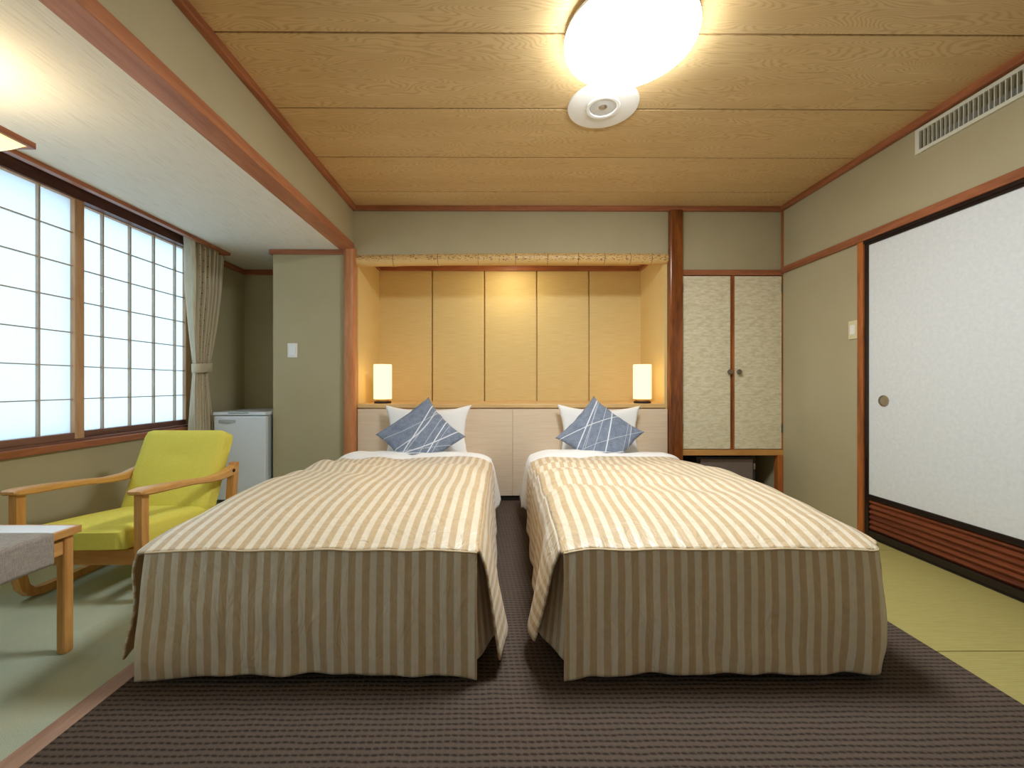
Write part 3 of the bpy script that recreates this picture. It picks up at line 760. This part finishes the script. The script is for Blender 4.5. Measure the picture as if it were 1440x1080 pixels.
def pillow(name, c, w, h, T, tilt, roll, mat, lab, cat, rest=None, yaw=0.0, diamond=False, pinch=0.07, seed=0.0, group=None, corner=0.0):
    n = 36; V, UV, F = [], [], []
    R = Matrix.Rotation(yaw, 4, 'Z') @ Matrix.Rotation(-tilt, 4, 'X') @ Matrix.Rotation(roll, 4, 'Y')
    hd = math.hypot(w, h)/2
    for side in (1, -1):
        for j in range(n+1):
            for i in range(n+1):
                p = -1+2*i/n; q = -1+2*j/n
                ps = math.sin(p*PI/2)*0.5+p*0.5; qs = math.sin(q*PI/2)*0.5+q*0.5
                x = w/2*ps*(1-pinch*(1-qs*qs)); z = h/2*qs*(1-pinch*(1-ps*ps))
                th = T/2*(max(0.0, (1-ps*ps)*(1-qs*qs)))**0.42
                x += 0.02*w*ps*abs(ps*qs)**3; z += 0.05*h*qs*abs(ps*qs)**3
                th *= 1+0.16*N(ps*1.6+seed, qs*1.6, side)
                x += 0.006*N(ps*4, qs*4, seed+3); z += 0.006*N(ps*4, qs*4, seed+8)
                v = (R @ Vector((x, -side*th, z)))+Vector(c)
                if rest: v.z = max(v.z, rest(v.x, v.y))
                V.append(tuple(v))
                rr = Matrix.Rotation(roll, 4, 'Y') @ Vector((x, 0, z)); UV.append((rr.x/hd, rr.z/hd))
    m = (n+1)*(n+1)
    for sd in range(2):
        for j in range(n):
            for i in range(n):
                k = sd*m+j*(n+1)+i; q = (k, k+1, k+n+2, k+n+1); F.append(q if sd == 0 else q[::-1])
    o = meshobj(name, V, F, mat, smooth=True, uvs=UV, merge=True)
    return tag(o, lab, cat, group)
def rest_on(xc, hw, seed):
    def f(x, y):
        if y < 2.97: return ztop(x, min(y, 2.95), xc, hw, seed)+folds(x, y, xc, hw, seed)+0.020
        return 0.378 if y > 3.04 else 0.378+0.08*(3.04-y)/0.07
    return f
pillow('pillow', (-0.585, 3.235, 0.568), 0.66, 0.41, 0.15, 0.20, 0.0, M['white'], 'white pillow leaning on the headboard behind the curved-line cushion', 'pillow', pinch=0.11, seed=1.3, rest=rest_on(*LB, 1.0))
pillow('pillow', (0.765, 3.235, 0.570), 0.64, 0.41, 0.13, 0.20, 0.02, M['white'], 'white pillow leaning on the headboard behind the straight-line cushion', 'pillow', pinch=0.11, seed=4.1, rest=rest_on(*RB, 9.0))
pillow('throw_cushion', (-0.600, 3.04, 0.576), 0.442, 0.442, 0.15, 0.58, PI/4+0.05, M['cushA'], 'blue-grey square cushion with curved white lines, set on its corner', 'cushion', seed=2.2, rest=rest_on(*LB, 1.0), pinch=0.05)
pillow('throw_cushion', (0.722, 3.04, 0.580), 0.442, 0.442, 0.15, 0.56, PI/4-0.05, M['cushB'], 'blue-grey square cushion with crossing straight white lines, set on its corner', 'cushion', seed=6.2, rest=rest_on(*RB, 9.0), pinch=0.05)

# ------------------------------------------------------------------ armchair
ac = empty('armchair', (-1.87, 2.1, 0.0), 'low yellow upholstered armchair with open honey-oak frame', 'armchair')
def rect(xa, xb, y, za, zb): return [(xa, y, za), (xb, y, za), (xb, y, zb), (xa, y, zb)]
def soft(name, fn, mat, parent, nu=26, nv=26):
    """closed cushion: fn(p,q,side) with p,q in -1..1"""
    V, F = [], []; m = (nu+1)*(nv+1)
    for sd in (1, -1):
        for j in range(nv+1):
            for i in range(nu+1): V.append(fn(-1+2*i/nu, -1+2*j/nv, sd))
    for sd in range(2):
        for j in range(nv):
            for i in range(nu):
                k = sd*m+j*(nu+1)+i; q = (k, k+1, k+nu+2, k+nu+1); F.append(q if sd == 0 else q[::-1])
    per = [i for i in range(nu+1)]+[j*(nu+1)+nu for j in range(1, nv+1)]+[nv*(nu+1)+i for i in range(nu-1, -1, -1)]+[j*(nu+1) for j in range(nv-1, 0, -1)]
    for a, b in zip(per, per[1:]+per[:1]): F.append((a, m+a, m+b, b))
    o = meshobj(name, V, F, mat, parent, smooth=True, merge=True); autosmooth(o, 1.0); return o
CXL, CXR = -2.078, -1.610
def seatfn(p, q, sd):
    rnd = 1-0.05*max(0, abs(p)-0.85)/0.15*max(0, abs(q)-0.85)/0.15
    x = (CXL+CXR)/2+(CXR-CXL)/2*p*rnd
    y = 1.775+(2.36-1.775)*(q*rnd+1)/2
    base_top = 0.338-0.062*(q+1)/2; base_bot = 0.238-0.07*(q+1)/2
    e = max(abs(p), abs(q)); dome = 0.014*(1-p*p)*(1-q*q)
    drop = 0.018*max(0, (e-0.82)/0.18)**2
    return (x, y-0.010*(1-p*p)*(1 if q < -0.9 else 0), base_top+dome-drop if sd > 0 else base_bot+drop*0.6)
soft('seat_cushion', seatfn, M['yellow'], ac)
def backfn(p, q, sd):
    rnd = 1-0.04*max(0, abs(p)-0.85)/0.15*max(0, abs(q)-0.85)/0.15
    x = (CXL+CXR)/2+(CXR-CXL)/2*p*rnd
    t = (q*rnd+1)/2
    y = 2.235+(2.415-2.235)*t; z = 0.262+(0.690-0.262)*t
    e = max(abs(p), abs(q)); th = 0.012*(1-p*p)*(1-q*q)-0.014*max(0, (e-0.84)/0.16)**2
    if sd > 0: th -= 0.010*math.exp(-((p*1.0)**2+((q-0.35)/0.5)**2)*9)
    else: th += 0.0
    nrm = Vector((0, -0.428, 0.18)).normalized()
    off = (0.0+th) if sd > 0 else (-0.095-th)
    return (x, y+nrm.y*off, z+nrm.z*off)
soft('back_cushion', backfn, M['yellow'], ac)
for s, x in ((-1, -2.102), (1, -1.566)):
    # armrest
    pts = [(1.762, .487, .496, .030), (1.775, .478, .501, .038), (1.82, .472, .502, .040), (1.95, .462, .492, .034), (2.08, .450, .478, .027),
           (2.20, .432, .462, .023), (2.30, .424, .464, .021), (2.38, .428, .482, .020), (2.425, .442, .492, .019)]
    secs = []
    for yy, za, zb, w in pts:
        c = min(0.006, (zb-za)*0.35)
        secs.append([(x-w+c, yy, za), (x+w-c, yy, za), (x+w, yy, za+c), (x+w, yy, zb-c), (x+w-c, yy, zb), (x-w+c, yy, zb), (x-w, yy, zb-c), (x-w, yy, za+c)])
    ar = loft('armrest', secs, M['oak'], ac, smooth=True)
    # front post bending into the floor runner
    path = [(1.800, .475), (1.800, .30), (1.802, .20), (1.806, .12), (1.818, .065), (1.845, .032), (1.89, .021), (1.98, .020), (2.10, .021), (2.25, .03), (2.36, .045)]
    secs = []
    for i, (yy, zz) in enumerate(path):
        a = path[max(0, i-1)]; b = path[min(len(path)-1, i+1)]
        d = Vector((0, b[0]-a[0], b[1]-a[1])).normalized(); nrm = Vector((0, d.z, -d.y)); h = 0.018
        c = Vector((x, yy, zz)); w = 0.017
        secs.append([tuple(c+Vector((-w, 0, 0))+nrm*h), tuple(c+Vector((w, 0, 0))+nrm*h), tuple(c+Vector((w, 0, 0))-nrm*h), tuple(c+Vector((-w, 0, 0))-nrm*h)])
    loft('leg_runner', secs[:], M['oakz'], ac, bevel=0.0)
    # rear post
    secs = [rect(x-0.02, x+0.02, 2.33+0.0*0, 0, 0)]
    V = []
    for yy, zz, h in ((2.36, 0.0, .019), (2.385, 0.20, .021), (2.405, 0.40, .021), (2.418, 0.50, .017)):
        V.append([(x-0.019, yy-h, zz), (x+0.019, yy-h, zz), (x+0.019, yy+h, zz), (x-0.019, yy+h, zz)])
    loft('rear_post', V, M['oakz'], ac)
    lathe('bolt', [(0.0, 0.024), (0.009, 0.024), (0.011, 0.018), (0.011, 0.0), (0.0, 0.0)], (x, 2.385, 0.458), M['baseblack'], ac, axis='x', n=16)
    box('side_rail', x-0.014 if s > 0 else x-0.010, x+0.010 if s > 0 else x+0.014, 1.822, 2.37, 0.165, 0.215, M['oak'], ac, bevel=0.004)
box('front_rail', -2.086, -1.582, 1.800, 1.826, 0.168, 0.236, M['oakx'], ac, bevel=0.005)
box('rear_rail', -2.084, -1.584, 2.372, 2.398, 0.10, 0.16, M['oakx'], ac, bevel=0.005)
for i in range(3): box('back_slat', -2.04, -1.69, 2.40+0.03*i, 2.418+0.03*i, 0.33+0.1*i, 0.37+0.1*i, M['oakx'], ac, bevel=0.003)
for sx in (-2.045, -1.685):
    loft('back_upright', [rect(sx-0.0, sx+0.0, 0, 0, 0) if False else [(sx-0.010, 2.352, 0.16), (sx+0.010, 2.352, 0.16), (sx+0.010, 2.378, 0.16), (sx-0.010, 2.378, 0.16)],
         [(sx-0.010, 2.505, 0.62), (sx+0.010, 2.505, 0.62), (sx+0.010, 2.528, 0.62), (sx-0.010, 2.528, 0.62)]], M['oakz'], ac)

# ------------------------------------------------------------------ low table and runner
tb = empty('coffee_table', (-1.95, 1.2, 0), 'low table with white top and honey-oak edge in front of the yellow armchair', 'table')
TX0, TX1, TY0, TY1, TZ = -2.36, -1.528, 0.88, 1.508, 0.446
box('table_top', TX0+0.012, TX1-0.012, TY0+0.012, TY1-0.012, TZ-0.018, TZ, M['laminate'], tb)
boxes('edge_band', [(TX0, TX1, TY0, TY0+0.012, TZ-0.026, TZ-0.001), (TX0, TX1, TY1-0.012, TY1, TZ-0.026, TZ-0.001), (TX0, TX0+0.012, TY0+0.012, TY1-0.012, TZ-0.026, TZ-0.001), (TX1-0.012, TX1, TY0+0.012, TY1-0.012, TZ-0.026, TZ-0.001)], M['oak'], tb)
for lx in (TX0+0.014, TX1-0.047):
    for ly in (TY0+0.012, TY1-0.045):
        box('leg', lx, lx+0.033, ly, ly+0.033, 0.0, TZ-0.026, M['oakz'], tb, bevel=0.007)
for lx in (TX0+0.02, TX1-0.042): box('apron', lx, lx+0.022, TY0+0.044, TY1-0.044, TZ-0.092, TZ-0.042, M['oak'], tb, bevel=0.003)
for ly in (TY0+0.02, TY1-0.042): box('apron', TX0+0.046, TX1-0.046, ly, ly+0.022, TZ-0.092, TZ-0.042, M['oakx'], tb, bevel=0.003)
def runner(a, b):
    y = 0.985+0.42*b; L = TX1-TX0; hang = 0.105
    s = -hang-0.0+(L+2*hang)*a
    r = 0.012
    if s < 0: x = TX0-0.006-0.004*math.sin(y*20); z = TZ+0.004+s+0.0
    elif s > L: x = TX1+0.006+0.003*math.sin(y*23)+0.05*(s-L)*0.3; z = TZ+0.004-(s-L)
    else: x = TX0+s; z = TZ+0.004
    return (x, y, z)
V, F = [], []
rn = grid('table_runner', 90, 40, runner, M['linen'], thick=0.004)
tag(rn, 'grey woven linen runner draped over the low white table', 'runner')

# ------------------------------------------------------------------ pendant lamp over the table
px0, px1, py0, py1, pz = -2.16, -1.682, 1.02, 1.498, 1.802
pn = empty('pendant_lamp', ((px0+px1)/2, (py0+py1)/2, ZV), 'square wood-framed pendant lamp with glowing yellow paper, above the low table', 'pendant lamp')
boxes('frame', [(px0, px1, py0, py0+0.012, pz, pz+0.022), (px0, px1, py1-0.012, py1, pz, pz+0.022), (px0, px0+0.012, py0+0.012, py1-0.012, pz, pz+0.022), (px1-0.012, px1, py0+0.012, py1-0.012, pz, pz+0.022)], M['trim'], pn)
def pdf(p, q, sd):
    x = (px0+px1)/2+(px1-px0-0.022)/2*p; y = (py0+py1)/2+(py1-py0-0.022)/2*q
    b = (max(0, (1-p*p)*(1-q*q)))**0.4
    return (x, y, pz+0.006-0.066*b if sd > 0 else pz+0.004-0.070*b)
soft('paper_diffuser', pdf, M['pend'], pn, 24, 24)
mx_, my_ = (px0+px1)/2, (py0+py1)/2
lathe('bulb_offscreen', [(0.0, 0.0), (0.02, 0.004), (0.032, 0.025), (0.026, 0.05), (0.0, 0.07)], (mx_, my_, pz+0.0), M['pendbulb'], pn, n=20)
lathe('cord', [(0.0, 0.0), (0.004, 0.0), (0.004, ZV-pz-0.05), (0.0, ZV-pz-0.05)], (mx_, my_, pz+0.04), M['baseblack'], pn, n=10)
lathe('ceiling_cap', [(0.0, 0.0), (0.05, 0.0), (0.045, -0.02), (0.0, -0.025)], (mx_, my_, ZV), M['plastic'], pn, n=24)

# ------------------------------------------------------------------ curtain
cu = empty('curtain', (-2.37, 3.28, 0.05), 'beige dotted curtain tied back at the end of the window', 'curtain')
ZT = 1.085
def cwidth(z):
    if z > ZT: t = (z-ZT)/(2.12-ZT); return 0.135+0.225*(t**0.62)
    t = (ZT-z)/(ZT-0.05); return 0.135+0.11*(t**0.7)
def cfn(a, b):
    z = 2.13-(2.13-0.05)*b
    w = cwidth(z); t = abs(z-ZT)
    amp = 0.016+0.030*min(1, t/0.6)
    cyy = 3.305-0.03*(1-min(1, max(0, z-ZT)/0.9)) + (0.0 if z > ZT else -0.01)
    if z > ZT: cyy -= 0.0
    y = cyy+w*(a-0.5)+0.004*N(a*9, z*3)
    ph = a*2*PI*7.0+0.9*N(a*4, z*0.9)+0.5
    if z < ZT: amp *= 0.75
    x = -2.376+amp*math.sin(ph)+amp*0.35*math.sin(ph*2.1+z*1.2)+0.008*N(a*6, z*2, 5)
    return (x, y, z)
grid('cloth', 150, 90, cfn, M['curtain'], cu, uvfn=lambda a, b: (a*1.1, b*2.08), thick=0.003)
V, F = [], []; n = 40
for j, (zz, e) in enumerate(((ZT-0.035, 0.0), (ZT-0.03, 0.004), (ZT+0.03, 0.006), (ZT+0.035, 0.002))):
    for i in range(n):
        a = 2*PI*i/n; V.append((-2.372+(0.040+e)*math.copysign(abs(math.cos(a))**0.7, math.cos(a)), 3.275+(0.078+e)*math.copysign(abs(math.sin(a))**0.7, math.sin(a)), zz+0.008*math.sin(a)))
for j in range(3):
    for i in range(n): F.append((j*n+i, j*n+(i+1) % n, (j+1)*n+(i+1) % n, (j+1)*n+i))
tbk = meshobj('tieback', V, F, M['curtain'], cu, smooth=True)
cr = box('curtain_rail', -2.39, -2.355, -0.5, 3.41, 2.135, 2.165, M['plastic'])
tag(cr, 'slim curtain rail hidden in the recess above the window', 'rail')

# ------------------------------------------------------------------ fridge
fr = empty('mini_fridge', (-2.09, 3.6, 0), 'small white refrigerator standing in the corner behind the armchair', 'fridge')
fx0, fx1, fy0, fy1 = -2.300, -1.888, 3.30, 3.86
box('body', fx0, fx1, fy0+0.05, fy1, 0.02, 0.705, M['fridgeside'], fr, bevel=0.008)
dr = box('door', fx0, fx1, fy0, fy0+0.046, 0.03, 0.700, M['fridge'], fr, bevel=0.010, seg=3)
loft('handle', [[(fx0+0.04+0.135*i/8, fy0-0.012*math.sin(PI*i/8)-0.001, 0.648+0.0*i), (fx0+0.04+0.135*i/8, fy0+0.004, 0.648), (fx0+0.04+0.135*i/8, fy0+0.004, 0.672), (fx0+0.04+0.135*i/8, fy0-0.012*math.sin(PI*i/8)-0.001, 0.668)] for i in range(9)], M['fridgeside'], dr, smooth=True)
tp = box('worktop', fx0-0.004, fx1+0.004, fy0-0.004, fy1, 0.705, 0.732, M['fridge'], fr, bevel=0.006)
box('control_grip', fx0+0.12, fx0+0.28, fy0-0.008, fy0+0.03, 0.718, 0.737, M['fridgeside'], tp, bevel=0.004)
for a in (fx0+0.03, fx1-0.06):
    for b in (fy0+0.07, fy1-0.05): box('foot', a, a+0.03, b, b+0.03, 0.0, 0.02, M['baseblack'], fr)
